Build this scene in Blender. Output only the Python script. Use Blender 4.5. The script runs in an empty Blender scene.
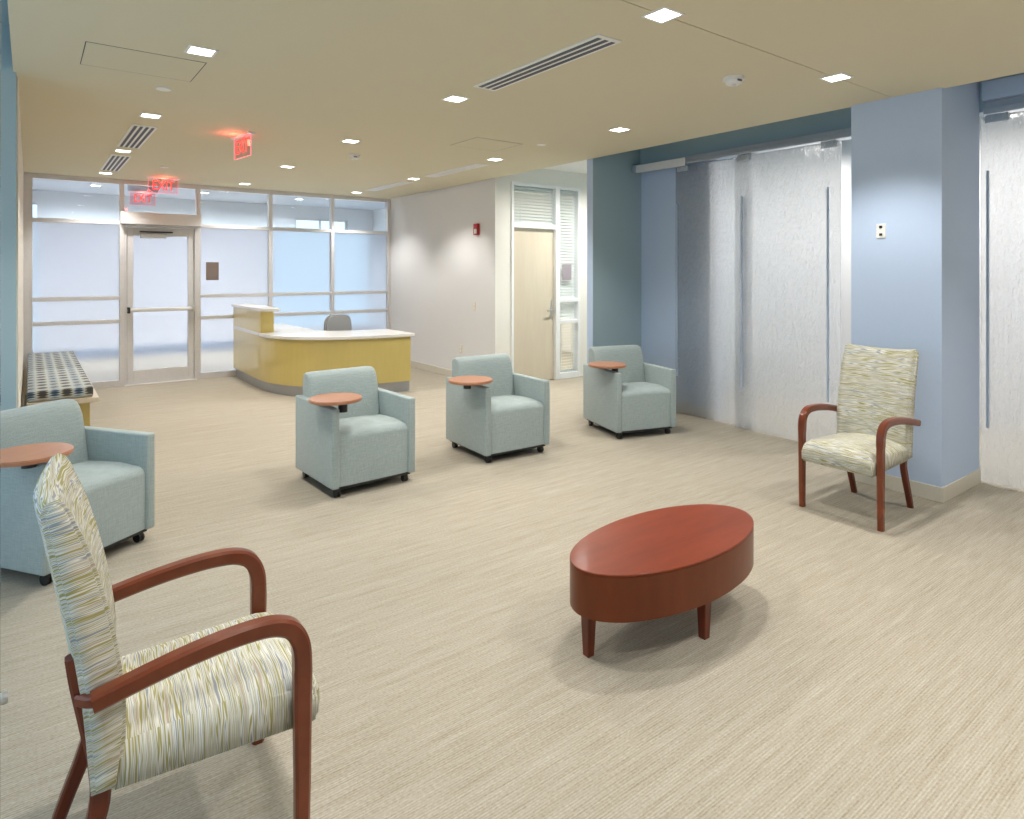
import bpy, bmesh, math, random
from math import sin, cos, pi, radians, sqrt
from mathutils import Vector, Matrix

random.seed(7)
S = bpy.context.scene
COL = S.collection

# ------------------------------------------------------------------ camera
cam_d = bpy.data.cameras.new('camera')
cam = bpy.data.objects.new('camera', cam_d)
COL.objects.link(cam)
cam.location = (0, 0, 1.54)
cam.rotation_euler = (pi / 2, 0, -0.6428)
cam_d.sensor_width = 36
cam_d.sensor_fit = 'HORIZONTAL'
cam_d.lens = 644.9 / 1024 * 36
cam_d.shift_y = -(409.5 - 270.84) / 1024
cam_d.clip_start = 0.05
S.camera = cam

# ------------------------------------------------------------------ view
S.view_settings.view_transform = 'Standard'
S.view_settings.look = 'None'
S.view_settings.exposure = 0.0
S.view_settings.gamma = 1.0
S.view_settings.use_curve_mapping = False
S.cycles.use_denoising = True
S.cycles.max_bounces = 10
S.cycles.diffuse_bounces = 6
S.cycles.glossy_bounces = 4
S.cycles.transmission_bounces = 8
S.cycles.transparent_max_bounces = 16
S.cycles.sample_clamp_indirect = 6.0
S.cycles.blur_glossy = 1.0
S.cycles.caustics_reflective = False

# ------------------------------------------------------------------ world
W = bpy.data.worlds.new('daylight')
S.world = W
W.use_nodes = True
bg = W.node_tree.nodes['Background']
bg.inputs[0].default_value = (0.66, 0.84, 1.0, 1)
bg.inputs[1].default_value = 2.05

LAMP = 30.5           # watts of each recessed downlight
LAMP_COL = (1.0, 0.975, 0.93)
HALL_COL = (0.86, 0.93, 1.0)


def portal(loc, rot, sx, sy):
    d = bpy.data.lights.new('window_portal', 'AREA')
    d.shape = 'RECTANGLE'
    d.size = sx
    d.size_y = sy
    d.cycles.is_portal = True
    o = bpy.data.objects.new('window_portal', d)
    COL.objects.link(o)
    o.location = loc
    o.rotation_euler = rot


# big windows on the left of the lounge, and the two in the hall behind the glass
portal((-1.62, 1.6, 1.45), (0, radians(-90), 0), 2.3, 6.2)
portal((5.05, 13.58, 1.4), (radians(-90), 0, 0), 2.2, 2.2)

# =================================================================== materials


def new_mat(name):
    m = bpy.data.materials.new(name)
    m.use_nodes = True
    nt = m.node_tree
    return m, nt, nt.nodes['Principled BSDF'], nt.nodes['Material Output']


def coords(nt, kind='Object', scale=(1, 1, 1)):
    tc = nt.nodes.new('ShaderNodeTexCoord')
    mp = nt.nodes.new('ShaderNodeMapping')
    mp.inputs['Scale'].default_value = scale
    nt.links.new(tc.outputs[kind], mp.inputs[0])
    return mp.outputs[0]


def noise(nt, vec, scale, detail=3, rough=0.55):
    n = nt.nodes.new('ShaderNodeTexNoise')
    n.inputs['Scale'].default_value = scale
    n.inputs['Detail'].default_value = detail
    n.inputs['Roughness'].default_value = rough
    nt.links.new(vec, n.inputs['Vector'])
    return n.outputs[0]


def ramp(nt, fac, stops, interp='LINEAR'):
    r = nt.nodes.new('ShaderNodeValToRGB')
    r.color_ramp.interpolation = interp
    e = r.color_ramp.elements
    while len(e) < len(stops):
        e.new(0.5)
    for el, (p, c) in zip(e, stops):
        el.position = p
        el.color = (*c, 1)
    nt.links.new(fac, r.inputs[0])
    return r.outputs[0]


def bump(nt, bsdf, h, strength, dist=0.01):
    b = nt.nodes.new('ShaderNodeBump')
    b.inputs['Strength'].default_value = strength
    b.inputs['Distance'].default_value = dist
    nt.links.new(h, b.inputs['Height'])
    nt.links.new(b.outputs[0], bsdf.inputs['Normal'])
    return b


def plain(name, c, rough=0.6, metal=0.0, var=0.03, scale=40, bmp=0.0, coat=0.0, emit=None, es=0):
    m, nt, p, out = new_mat(name)
    v = coords(nt)
    n = noise(nt, v, scale)
    lo = tuple(max(0, x * (1 - var)) for x in c)
    hi = tuple(min(1, x * (1 + var)) for x in c)
    nt.links.new(ramp(nt, n, [(0.3, lo), (0.7, hi)]), p.inputs['Base Color'])
    p.inputs['Roughness'].default_value = rough
    p.inputs['Metallic'].default_value = metal
    p.inputs['Coat Weight'].default_value = coat
    if bmp:
        bump(nt, p, n, bmp, 0.002)
    if emit:
        p.inputs['Emission Color'].default_value = (*emit, 1)
        p.inputs['Emission Strength'].default_value = es
    return m


def wood(name, dark, light, rough=0.35, axis=(3, 3, 30), coat=0.3, contrast=0.25):
    m, nt, p, out = new_mat(name)
    v = coords(nt, 'Object', axis)
    n1 = noise(nt, v, 3.0, 5, 0.6)
    v2 = coords(nt, 'Object', tuple(a * 0.3 for a in axis))
    n2 = noise(nt, v2, 2.0, 2)
    mx = nt.nodes.new('ShaderNodeMath')
    mx.operation = 'ADD'
    nt.links.new(n1, mx.inputs[0])
    nt.links.new(n2, mx.inputs[1])
    hv = nt.nodes.new('ShaderNodeMath')
    hv.operation = 'MULTIPLY'
    hv.inputs[1].default_value = 0.5
    nt.links.new(mx.outputs[0], hv.inputs[0])
    nt.links.new(ramp(nt, hv.outputs[0], [(0.5 - contrast, dark), (0.5 + contrast, light)]), p.inputs['Base Color'])
    p.inputs['Roughness'].default_value = rough
    p.inputs['Coat Weight'].default_value = coat
    p.inputs['Coat Roughness'].default_value = 0.12
    p.inputs['Specular IOR Level'].default_value = 0.3
    return m


M = {}
M['wall_white'] = plain('cream_white_paint', (0.73, 0.725, 0.735), 0.75, var=0.01, scale=60, bmp=0.03)
M['wall_cream'] = plain('warm_cream_paint', (0.78, 0.75, 0.69), 0.75, var=0.01, scale=60, bmp=0.03)
M['wall_daylit'] = plain('blue_teal_paint_daylit', (0.49, 0.60, 0.79), 0.7, var=0.01, scale=60, bmp=0.03)  # same paint as the teal walls, with the blue of daylight mixed in
M['wall_teal'] = plain('blue_teal_paint_lamplit', (0.38, 0.50, 0.545), 0.7, var=0.01, scale=60, bmp=0.03)  # same blue-teal paint, its tone under the warm lamps put into the colour
M['wall_hall'] = plain('hall_white_paint', (0.74, 0.76, 0.80), 0.8, var=0.01, scale=60)
M['ceiling'] = plain('beige_ceiling_paint', (0.66, 0.60, 0.44), 0.85, var=0.01, scale=80)
M['ceiling_white'] = plain('white_ceiling_paint', (0.8, 0.79, 0.77), 0.85, var=0.01, scale=80)
M['ceiling_grey'] = plain('grey_hall_ceiling_paint', (0.52, 0.54, 0.60), 0.85, var=0.01, scale=80)
M['base'] = plain('putty_vinyl_base', (0.62, 0.58, 0.49), 0.5, var=0.02)
M['base_grey'] = plain('grey_blue_vinyl_base', (0.30, 0.36, 0.46), 0.5, var=0.02)
M['dark'] = plain('dark_void', (0.03, 0.03, 0.04), 0.8)
M['alu'] = plain('satin_aluminium', (0.70, 0.69, 0.70), 0.4, metal=0.2, var=0.03, scale=20)
M['alu_white'] = plain('pale_anodised_aluminium', (0.78, 0.77, 0.77), 0.35, metal=0.2, var=0.02)
M['track'] = plain('track_aluminium', (0.52, 0.58, 0.66), 0.3, metal=0.6, var=0.03)
M['handle_blue'] = plain('brushed_steel_pull', (0.42, 0.50, 0.62), 0.4, metal=0.3)
M['steel'] = plain('brushed_steel', (0.6, 0.6, 0.6), 0.3, metal=0.9)
M['kick'] = plain('brushed_plinth_metal', (0.42, 0.44, 0.48), 0.3, metal=0.8)
M['frame_white'] = plain('white_door_frame_paint', (0.80, 0.80, 0.80), 0.45, var=0.01)
M['plastic_white'] = plain('white_plastic', (0.82, 0.81, 0.78), 0.4, var=0.01)
M['plastic_ivory'] = plain('ivory_plastic', (0.72, 0.66, 0.54), 0.4, var=0.01)
M['plastic_black'] = plain('black_plastic', (0.012, 0.012, 0.014), 0.4)
M['rubber'] = plain('black_rubber_caster', (0.01, 0.01, 0.01), 0.5)
M['red'] = plain('red_alarm_plastic', (0.45, 0.02, 0.02), 0.4)
M['plaque'] = plain('taupe_sign_plastic', (0.20, 0.15, 0.13), 0.5)
M['plaque_mauve'] = plain('mauve_grey_sign_plastic', (0.32, 0.28, 0.31), 0.5)
M['vent_slot'] = plain('dark_vent_slot', (0.10, 0.11, 0.14), 0.7)
M['cherry'] = wood('cherry_stained_wood', (0.11, 0.021, 0.007), (0.225, 0.051, 0.016), 0.3, (4, 4, 4), 0.35)
M['cherry_leg'] = wood('dark_cherry_stained_wood', (0.085, 0.015, 0.006), (0.16, 0.030, 0.010), 0.35, (14, 14, 1.5), 0.3)
M['cherry_top'] = wood('cherry_table_veneer', (0.125, 0.018, 0.004), (0.22, 0.040, 0.010), 0.36, (1.2, 9, 3), 0.04, 0.25)
M['cherry_apron'] = wood('cherry_apron_veneer', (0.085, 0.014, 0.002), (0.16, 0.034, 0.006), 0.35, (6, 6, 1.2), 0.1, 0.3)
M['tablet'] = wood('light_cherry_laminate', (0.36, 0.155, 0.08), (0.48, 0.225, 0.125), 0.35, (2, 14, 3), 0.2, 0.3)
M['maple'] = wood('maple_veneer', (0.50, 0.39, 0.125), (0.60, 0.48, 0.17), 0.3, (7, 7, 1.2), 0.6, 0.4)
M['maple_pale'] = wood('pale_maple_door_veneer', (0.56, 0.48, 0.37), (0.66, 0.585, 0.46), 0.4, (9, 9, 0.9), 0.15, 0.35)
M['counter'] = plain('pale_solid_surface', (0.74, 0.72, 0.69), 0.25, var=0.02, coat=0.3)
M['grey_fabric'] = plain('grey_woven_fabric', (0.36, 0.37, 0.38), 0.9, var=0.06, scale=300, bmp=0.2)
M['blind'] = plain('white_blind_slat', (0.76, 0.75, 0.72), 0.5, var=0.01)


def fabric_teal():
    m, nt, p, out = new_mat('seafoam_woven_fabric')
    a = noise(nt, coords(nt, 'Object', (260, 260, 18)), 1.0, 2)
    b = noise(nt, coords(nt, 'Object', (18, 18, 260)), 1.0, 2)
    mx = nt.nodes.new('ShaderNodeMath')
    mx.operation = 'ADD'
    nt.links.new(a, mx.inputs[0])
    nt.links.new(b, mx.inputs[1])
    hv = nt.nodes.new('ShaderNodeMath')
    hv.operation = 'MULTIPLY'
    hv.inputs[1].default_value = 0.5
    nt.links.new(mx.outputs[0], hv.inputs[0])
    nt.links.new(ramp(nt, hv.outputs[0], [(0.35, (0.275, 0.335, 0.335)), (0.65, (0.365, 0.43, 0.425))]),
                 p.inputs['Base Color'])
    p.inputs['Roughness'].default_value = 0.85
    p.inputs['Sheen Weight'].default_value = 0.25
    bump(nt, p, hv.outputs[0], 0.15, 0.001)
    return m


M['teal_fabric'] = fabric_teal()


def fabric_stripe():
    """woven stripes of cream, olive and grey; u (metres) runs across the stripes"""
    m, nt, p, out = new_mat('olive_and_cream_striped_fabric')
    uv = coords(nt, 'UV')
    # gentle waviness along the stripe
    w = noise(nt, coords(nt, 'UV', (4, 9, 1)), 1.0, 2)
    sep = nt.nodes.new('ShaderNodeSeparateXYZ')
    nt.links.new(uv, sep.inputs[0])
    wob = nt.nodes.new('ShaderNodeMath')
    wob.operation = 'MULTIPLY_ADD'
    wob.inputs[1].default_value = 0.016
    nt.links.new(w, wob.inputs[0])
    nt.links.new(sep.outputs[0], wob.inputs[2])
    c = nt.nodes.new('ShaderNodeCombineXYZ')
    s1 = nt.nodes.new('ShaderNodeMath')
    s1.operation = 'MULTIPLY'
    s1.inputs[1].default_value = 125
    nt.links.new(wob.outputs[0], s1.inputs[0])
    s2 = nt.nodes.new('ShaderNodeMath')
    s2.operation = 'MULTIPLY'
    s2.inputs[1].default_value = 3.2
    nt.links.new(sep.outputs[1], s2.inputs[0])
    nt.links.new(s1.outputs[0], c.inputs[0])
    nt.links.new(s2.outputs[0], c.inputs[1])
    n = noise(nt, c.outputs[0], 1.0, 0.6, 0.4)
    cream = (0.60, 0.585, 0.50)
    white = (0.70, 0.70, 0.655)
    olive = (0.33, 0.30, 0.115)
    grey = (0.27, 0.29, 0.31)
    taupe = (0.42, 0.34, 0.26)
    pale = (0.50, 0.50, 0.33)
    col = ramp(nt, n, [(0.0, grey), (0.27, grey), (0.31, cream), (0.36, white), (0.39, olive), (0.43, olive), (0.455, cream), (0.485, white),
                       (0.505, grey), (0.525, grey), (0.545, white), (0.58, cream), (0.605, olive), (0.65, olive), (0.675, white), (0.72, taupe)], 'LINEAR')
    nt.links.new(col, p.inputs['Base Color'])
    p.inputs['Roughness'].default_value = 0.85
    bump(nt, p, n, 0.12, 0.002)
    return m


M['stripe'] = fabric_stripe()


def carpet():
    m, nt, p, out = new_mat('beige_ribbed_carpet')
    a = noise(nt, coords(nt, 'Object', (5, 150, 1)), 1.0, 2, 0.6)
    b = noise(nt, coords(nt, 'Object', (1.1, 26, 1)), 1.0, 3, 0.6)
    c = noise(nt, coords(nt, 'Object', (90, 130, 1)), 1.0, 2, 0.6)
    wv = nt.nodes.new('ShaderNodeTexWave')
    wv.wave_type = 'BANDS'
    wv.bands_direction = 'Y'
    wv.inputs['Scale'].default_value = 34
    wv.inputs['Distortion'].default_value = 0.6
    nt.links.new(coords(nt, 'Object'), wv.inputs['Vector'])

    def mad(x, k, y=None, add=0.0):
        q = nt.nodes.new('ShaderNodeMath')
        q.operation = 'MULTIPLY_ADD'
        q.inputs[1].default_value = k
        nt.links.new(x, q.inputs[0])
        if y is None:
            q.inputs[2].default_value = add
        else:
            nt.links.new(y, q.inputs[2])
        return q.outputs[0]
    h = mad(a, 0.36)
    h = mad(b, 0.20, h, )
    h = mad(c, 0.38, h)
    h = mad(wv.outputs[1], 0.10, h)
    col = ramp(nt, h, [(0.36, (0.24, 0.205, 0.145)), (0.47, (0.325, 0.285, 0.218)), (0.55, (0.365, 0.325, 0.262)),
                       (0.70, (0.46, 0.425, 0.36))])
    nt.links.new(col, p.inputs['Base Color'])
    p.inputs['Roughness'].default_value = 0.95
    bump(nt, p, h, 0.35, 0.004)
    return m


M['carpet'] = carpet()


def bench_fabric():
    m, nt, p, out = new_mat('blue_and_brown_medallion_fabric')
    geo = coords(nt, 'Object')
    sep = nt.nodes.new('ShaderNodeSeparateXYZ')
    nt.links.new(geo, sep.inputs[0])

    def math_(op, a, b=None):
        q = nt.nodes.new('ShaderNodeMath')
        q.operation = op
        for i, x in enumerate((a, b)):
            if x is None:
                continue
            if isinstance(x, (int, float)):
                q.inputs[i].default_value = x
            else:
                nt.links.new(x, q.inputs[i])
        return q.outputs[0]
    along = math_('ADD', sep.outputs[1], sep.outputs[2])
    sx = math_('SINE', math_('MULTIPLY', sep.outputs[0], 2 * pi / 0.17))
    sy = math_('SINE', math_('MULTIPLY', along, 2 * pi / 0.18))
    d = math_('MULTIPLY', sx, sy)
    fine = math_('SINE', math_('MULTIPLY', along, 2 * pi / 0.021))
    f2 = math_('ADD', math_('MULTIPLY', fine, 0.16), math_('ADD', math_('MULTIPLY', d, 0.40), math_('MULTIPLY', sx, 0.20)))
    t = math_('ADD', f2, 0.5)
    col = ramp(nt, t, [(0.0, (0.03, 0.05, 0.08)), (0.2, (0.16, 0.24, 0.32)), (0.38, (0.46, 0.49, 0.48)),
                       (0.52, (0.30, 0.35, 0.37)), (0.64, (0.40, 0.38, 0.31)), (0.76, (0.11, 0.075, 0.04)), (1.0, (0.04, 0.05, 0.06))])
    nt.links.new(col, p.inputs['Base Color'])
    p.inputs['Roughness'].default_value = 0.85
    return m


M['bench_fabric'] = bench_fabric()


def glass_thin(name, tint=(0.93, 0.96, 0.97), refl=0.08):
    """clear thin pane: see-through with a faint mirror sheen"""
    m, nt, p, out = new_mat(name)
    nt.nodes.remove(p)
    tr = nt.nodes.new('ShaderNodeBsdfTransparent')
    tr.inputs[0].default_value = (*tint, 1)
    gl = nt.nodes.new('ShaderNodeBsdfGlossy')
    gl.inputs['Roughness'].default_value = 0.03
    lw = nt.nodes.new('ShaderNodeLayerWeight')
    pw = nt.nodes.new('ShaderNodeMath')
    pw.operation = 'POWER'
    pw.inputs[1].default_value = 4.5
    nt.links.new(lw.outputs['Facing'], pw.inputs[0])
    fr = nt.nodes.new('ShaderNodeMath')
    fr.operation = 'MULTIPLY_ADD'
    fr.inputs[1].default_value = 0.6
    fr.inputs[2].default_value = 0.025
    nt.links.new(pw.outputs[0], fr.inputs[0])
    mx = nt.nodes.new('ShaderNodeMixShader')
    nt.links.new(fr.outputs[0], mx.inputs[0])
    nt.links.new(tr.outputs[0], mx.inputs[1])
    nt.links.new(gl.outputs[0], mx.inputs[2])
    nt.links.new(mx.outputs[0], out.inputs[0])
    return m


def glass_frost(name, clear=0.94, rough=0.30, white=(0.80, 0.84, 0.88)):
    m, nt, p, out = new_mat(name)
    nt.nodes.remove(p)
    rf = nt.nodes.new('ShaderNodeBsdfRefraction')
    rf.inputs['Color'].default_value = (0.71, 0.71, 0.725, 1)
    rf.inputs['Roughness'].default_value = rough
    rf.inputs['IOR'].default_value = 1.12
    tl = nt.nodes.new('ShaderNodeBsdfTranslucent')
    tl.inputs[0].default_value = (*white, 1)
    tr = nt.nodes.new('ShaderNodeBsdfTransparent')
    tr.inputs[0].default_value = (0.71, 0.71, 0.725, 1)
    a = nt.nodes.new('ShaderNodeMixShader')
    a.inputs[0].default_value = 0.75
    nt.links.new(tr.outputs[0], a.inputs[1])
    nt.links.new(rf.outputs[0], a.inputs[2])
    b = nt.nodes.new('ShaderNodeMixShader')
    b.inputs[0].default_value = clear
    nt.links.new(tl.outputs[0], b.inputs[1])
    nt.links.new(a.outputs[0], b.inputs[2])
    nt.links.new(b.outputs[0], out.inputs[0])
    return m


def glass_rain(name):
    """kiln textured rippled glass"""
    m, nt, p, out = new_mat(name)
    nt.nodes.remove(p)
    n = noise(nt, coords(nt, 'Object', (1, 34, 13)), 1.0, 2.5, 0.6)
    n2 = noise(nt, coords(nt, 'Object', (1, 90, 26)), 1.0, 2, 0.5)
    ad = nt.nodes.new('ShaderNodeMath')
    ad.operation = 'MULTIPLY_ADD'
    ad.inputs[1].default_value = 0.35
    nt.links.new(n2, ad.inputs[0])
    nt.links.new(n, ad.inputs[2])
    b = nt.nodes.new('ShaderNodeBump')
    b.inputs['Strength'].default_value = 0.9
    b.inputs['Distance'].default_value = 0.014
    nt.links.new(ad.outputs[0], b.inputs['Height'])
    rf = nt.nodes.new('ShaderNodeBsdfRefraction')
    rf.inputs['Color'].default_value = (0.93, 0.94, 0.95, 1)
    rf.inputs['Roughness'].default_value = 0.06
    rf.inputs['IOR'].default_value = 1.3
    nt.links.new(b.outputs[0], rf.inputs['Normal'])
    tl = nt.nodes.new('ShaderNodeBsdfTranslucent')
    tl.inputs[0].default_value = (0.93, 0.93, 0.94, 1)
    nt.links.new(b.outputs[0], tl.inputs['Normal'])
    tr = nt.nodes.new('ShaderNodeBsdfTransparent')
    tr.inputs[0].default_value = (0.93, 0.94, 0.95, 1)
    gl = nt.nodes.new('ShaderNodeBsdfGlossy')
    gl.inputs['Roughness'].default_value = 0.18
    gl.inputs['Color'].default_value = (0.9, 0.95, 1, 1)
    nt.links.new(b.outputs[0], gl.inputs['Normal'])
    a = nt.nodes.new('ShaderNodeMixShader')
    a.inputs[0].default_value = 0.8
    nt.links.new(tr.outputs[0], a.inputs[1])
    nt.links.new(rf.outputs[0], a.inputs[2])
    c = nt.nodes.new('ShaderNodeMixShader')
    c.inputs[0].default_value = 0.32
    nt.links.new(a.outputs[0], c.inputs[1])
    nt.links.new(tl.outputs[0], c.inputs[2])
    d = nt.nodes.new('ShaderNodeMixShader')
    d.inputs[0].default_value = 0.10
    nt.links.new(c.outputs[0], d.inputs[1])
    nt.links.new(gl.outputs[0], d.inputs[2])
    nt.links.new(d.outputs[0], out.inputs[0])
    return m


M['glass'] = glass_thin('clear_glass')
M['acrylic'] = glass_thin('clear_acrylic', (1.0, 0.86, 0.88))
M['frost'] = glass_frost('frosted_glass_film')
M['rain'] = glass_rain('rippled_glass')


def emitter(name, c, s):
    m, nt, p, out = new_mat(name)
    nt.nodes.remove(p)
    e = nt.nodes.new('ShaderNodeEmission')
    e.inputs[0].default_value = (*c, 1)
    e.inputs[1].default_value = s
    nt.links.new(e.outputs[0], out.inputs[0])
    return m


M['lamp_lens'] = emitter('lit_lens', (1, 0.97, 0.92), 9.0)
M['exit_red'] = emitter('lit_red_letters', (1.0, 0.07, 0.06), 2.0)
M['exit_edge'] = emitter('lit_red_acrylic_edge', (1.0, 0.20, 0.24), 1.6)
M['strobe'] = plain('clear_strobe_lens', (0.8, 0.8, 0.8), 0.2)

# =================================================================== mesh helpers


def obj(name, bm, mat, parent=None, smooth=False, autosmooth=False):
    me = bpy.data.meshes.new(name)
    bmesh.ops.recalc_face_normals(bm, faces=bm.faces)
    bm.to_mesh(me)
    bm.free()
    me.materials.append(M[mat] if isinstance(mat, str) else mat)
    if smooth:
        for f in me.polygons:
            f.use_smooth = True
        if autosmooth:
            me.set_sharp_from_angle(angle=radians(38))
    o = bpy.data.objects.new(name, me)
    COL.objects.link(o)
    if parent is not None:
        o.parent = parent
    return o


def tag(o, label=None, cat=None, group=None, kind=None):
    if label:
        o['label'] = label
    if cat:
        o['category'] = cat
    if group:
        o['group'] = group
    if kind:
        o['kind'] = kind
    return o


def thing(name, label, cat, loc=(0, 0, 0), rz=0, group=None):
    o = bpy.data.objects.new(name, None)
    o.empty_display_size = 0.1
    COL.objects.link(o)
    o.location = loc
    o.rotation_euler = (0, 0, rz)
    return tag(o, label, cat, group)


def struct(name, bm, mat, label=None, parent=None):
    o = obj(name, bm, mat, parent)
    if parent is None:
        o['kind'] = 'structure'
        if label:
            o['label'] = label
    return o


def sgroup(name, label, loc=(0, 0, 0)):
    o = bpy.data.objects.new(name, None)
    COL.objects.link(o)
    o.location = loc
    o['kind'] = 'structure'
    o['label'] = label
    return o


def add_box(bm, x0, x1, y0, y1, z0, z1, bevel=0.0, seg=2):
    b = bmesh.new()
    bmesh.ops.create_cube(b, size=1)
    for v in b.verts:
        v.co.x = x0 + (v.co.x + .5) * (x1 - x0)
        v.co.y = y0 + (v.co.y + .5) * (y1 - y0)
        v.co.z = z0 + (v.co.z + .5) * (z1 - z0)
    if bevel:
        bmesh.ops.bevel(b, geom=b.edges[:], offset=bevel, segments=seg, affect='EDGES', profile=0.5)
    merge(bm, b)
    return bm


def merge(bm, b, mat=None):
    if mat is not None:
        bmesh.ops.transform(b, matrix=mat, verts=b.verts)
    me = bpy.data.meshes.new('tmp')
    b.to_mesh(me)
    b.free()
    bm.from_mesh(me)
    bpy.data.meshes.remove(me)


def box(x0, x1, y0, y1, z0, z1, bevel=0.0, seg=2):
    return add_box(bmesh.new(), x0, x1, y0, y1, z0, z1, bevel, seg)


def add_cyl(bm, r, p0, p1, seg=20, r2=None, bevel=0):
    p0 = Vector(p0)
    p1 = Vector(p1)
    d = p1 - p0
    b = bmesh.new()
    bmesh.ops.create_cone(b, cap_ends=True, segments=seg, radius1=r, radius2=r if r2 is None else r2, depth=d.length)
    if bevel:
        es = [e for e in b.edges if len(e.link_faces) == 2 and any(len(f.verts) > 4 for f in e.link_faces)]
        bmesh.ops.bevel(b, geom=es, offset=bevel, segments=3, affect='EDGES')
    q = Vector((0, 0, 1)).rotation_difference(d.normalized())
    merge(bm, b, Matrix.Translation((p0 + p1) / 2) @ q.to_matrix().to_4x4())
    return bm


def prism(pts, z0, z1, bevel=0, axis='z', seg=2):
    """extrude a closed 2D outline; axis z: pts are (x,y); axis y: pts are (x,z); axis x: pts are (y,z)"""
    b = bmesh.new()
    lo, hi = [], []
    for (a, c) in pts:
        if axis == 'z':
            lo.append(b.verts.new((a, c, z0)))
            hi.append(b.verts.new((a, c, z1)))
        elif axis == 'y':
            lo.append(b.verts.new((a, z0, c)))
            hi.append(b.verts.new((a, z1, c)))
        else:
            lo.append(b.verts.new((z0, a, c)))
            hi.append(b.verts.new((z1, a, c)))
    f0 = b.faces.new(lo)
    f1 = b.faces.new(hi[::-1])
    n = len(pts)
    for i in range(n):
        b.faces.new((lo[i], lo[(i + 1) % n], hi[(i + 1) % n], hi[i]))
    bmesh.ops.recalc_face_normals(b, faces=b.faces)
    if bevel:
        es = set(f0.edges) | set(f1.edges)
        bmesh.ops.bevel(b, geom=list(es), offset=bevel, segments=seg, affect='EDGES')
    return b


def catmull(pts, n=8):
    out = []
    P = [pts[0]] + list(pts) + [pts[-1]]
    for i in range(1, len(P) - 2):
        a, b, c, d = [Vector(p) for p in P[i - 1:i + 3]]
        for k in range(n):
            t = k / n
            out.append(0.5 * ((2 * b) + (-a + c) * t + (2 * a - 5 * b + 4 * c - d) * t * t + (-a + 3 * b - 3 * c + d) * t ** 3))
    out.append(Vector(pts[-1]))
    return out


def sweep(path, sizes, side=Vector((0, 1, 0)), bevel=0.006):
    """sweep a rounded rectangle; sizes = (width along side, thickness) per point"""
    bm = bmesh.new()
    rings = []
    n = len(path)
    for i, p in enumerate(path):
        t = (path[min(i + 1, n - 1)] - path[max(i - 1, 0)]).normalized()
        s = (side - t * side.dot(t)).normalized()
        u = t.cross(s).normalized()
        w, h = sizes[i]
        w /= 2
        h /= 2
        r = min(bevel, w * .6, h * .6)
        prof = [(-w, -h + r), (-w + r, -h), (w - r, -h), (w, -h + r), (w, h - r), (w - r, h), (-w + r, h), (-w, h - r)]
        rings.append([bm.verts.new(p + s * a + u * c) for a, c in prof])
    for i in range(n - 1):
        for k in range(8):
            bm.faces.new((rings[i][k], rings[i][(k + 1) % 8], rings[i + 1][(k + 1) % 8], rings[i + 1][k]))
    bm.faces.new(rings[0])
    bm.faces.new(rings[-1][::-1])
    return bm


def copy_tree(o, parent=None):
    c = o.copy()
    COL.objects.link(c)
    if parent is not None:
        c.parent = parent
    for ch in list(o.children):
        copy_tree(ch, c)
    return c


# =================================================================== the room shell
XL, XR, YB, C = -0.055, 4.92, 10.06, 2.76
YT = 5.10            # teal wing walls face the camera here
XG = 5.70            # plane of the wall behind the sliding glass
YD = 6.94            # wall with the maple door
XE = 4.90            # right edge of the floating ceiling
RZ = 3.05            # recess ceiling

# floor
struct('floor', box(-1.75, 9.2, -4.2, 14.2, -0.05, 0.0), 'carpet')
# ceiling : two slabs with an expansion joint between, left over a dark gap
bm = bmesh.new()
add_box(bm, -0.078, XE, 2.0335, YB + 0.1, C, C + 0.06)
add_box(bm, -0.078, XE, -4.2, 2.0265, C, C + 0.06)
struct('ceiling', bm, 'ceiling')
struct('trim_1', box(-0.078, XE, 2.0265, 2.0335, C + 0.012, C + 0.05), 'dark', 'dark joint line across the beige ceiling')
bm = bmesh.new()
add_box(bm, -1.75, -0.078, -4.2, YT, RZ, RZ + 0.06)
add_box(bm, -0.078, XE, -4.2, YB + 0.1, RZ + 0.0, RZ + 0.06)
add_box(bm, XE, 9.2, -4.2, YT + 0.05, RZ, RZ + 0.06)
struct('ceiling_recess', bm, 'wall_teal', 'teal recess above the edge of the beige ceiling')
struct('ceiling_corridor', box(XE, 9.2, YT + 0.05, YB + 0.1, 2.966, 3.02), 'ceiling_white', 'white ceiling above the side corridor')
struct('ceiling_hall', box(-1.75, 9.2, YB + 0.1, 14.2, 2.9, 2.96), 'ceiling_grey', 'grey ceiling of the hall behind the glass wall')

# walls
struct('wall_left', box(XL - 0.14, XL, YT + 0.0, YB + 0.1, 0, RZ), 'wall_cream')
struct('wall_left_wing', box(-1.75, XL - 0.008, YT - 0.1, YT, 0, RZ), 'wall_teal', 'teal wall at the left edge behind the armchair')
struct('wall_alarm', box(XR, XR + 0.12, YD + 0.001, YB, 0, RZ), 'wall_white', 'white wall carrying the red fire alarm')
# wall with door opening 5.177 .. 6.427
bm = bmesh.new()
add_box(bm, XR + 0.001, 5.177, YD, YD + 0.12, 0, 2.966)
add_box(bm, 5.177, 6.427, YD, YD + 0.12, 2.741, 2.966)
add_box(bm, 6.427, 9.2, YD, YD + 0.12, 0, 2.966)
struct('wall_door', bm, 'wall_cream', 'cream wall around the maple door')
# right wing wall (teal) between lounge and corridor
struct('wall_right_wing', box(XR + 0.004, 9.2, YT, YT + 0.09, 0, RZ), 'wall_teal', 'teal wall behind the armchair in the corner')
struct('wall_right_wing_end', box(XR, XR + 0.004, YT, YT + 0.09, 0, RZ), 'wall_daylit', 'end of the teal wing wall, daylight painted in pale blue')  # same wall; thin slab carries the daylight on its end as colour
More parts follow.
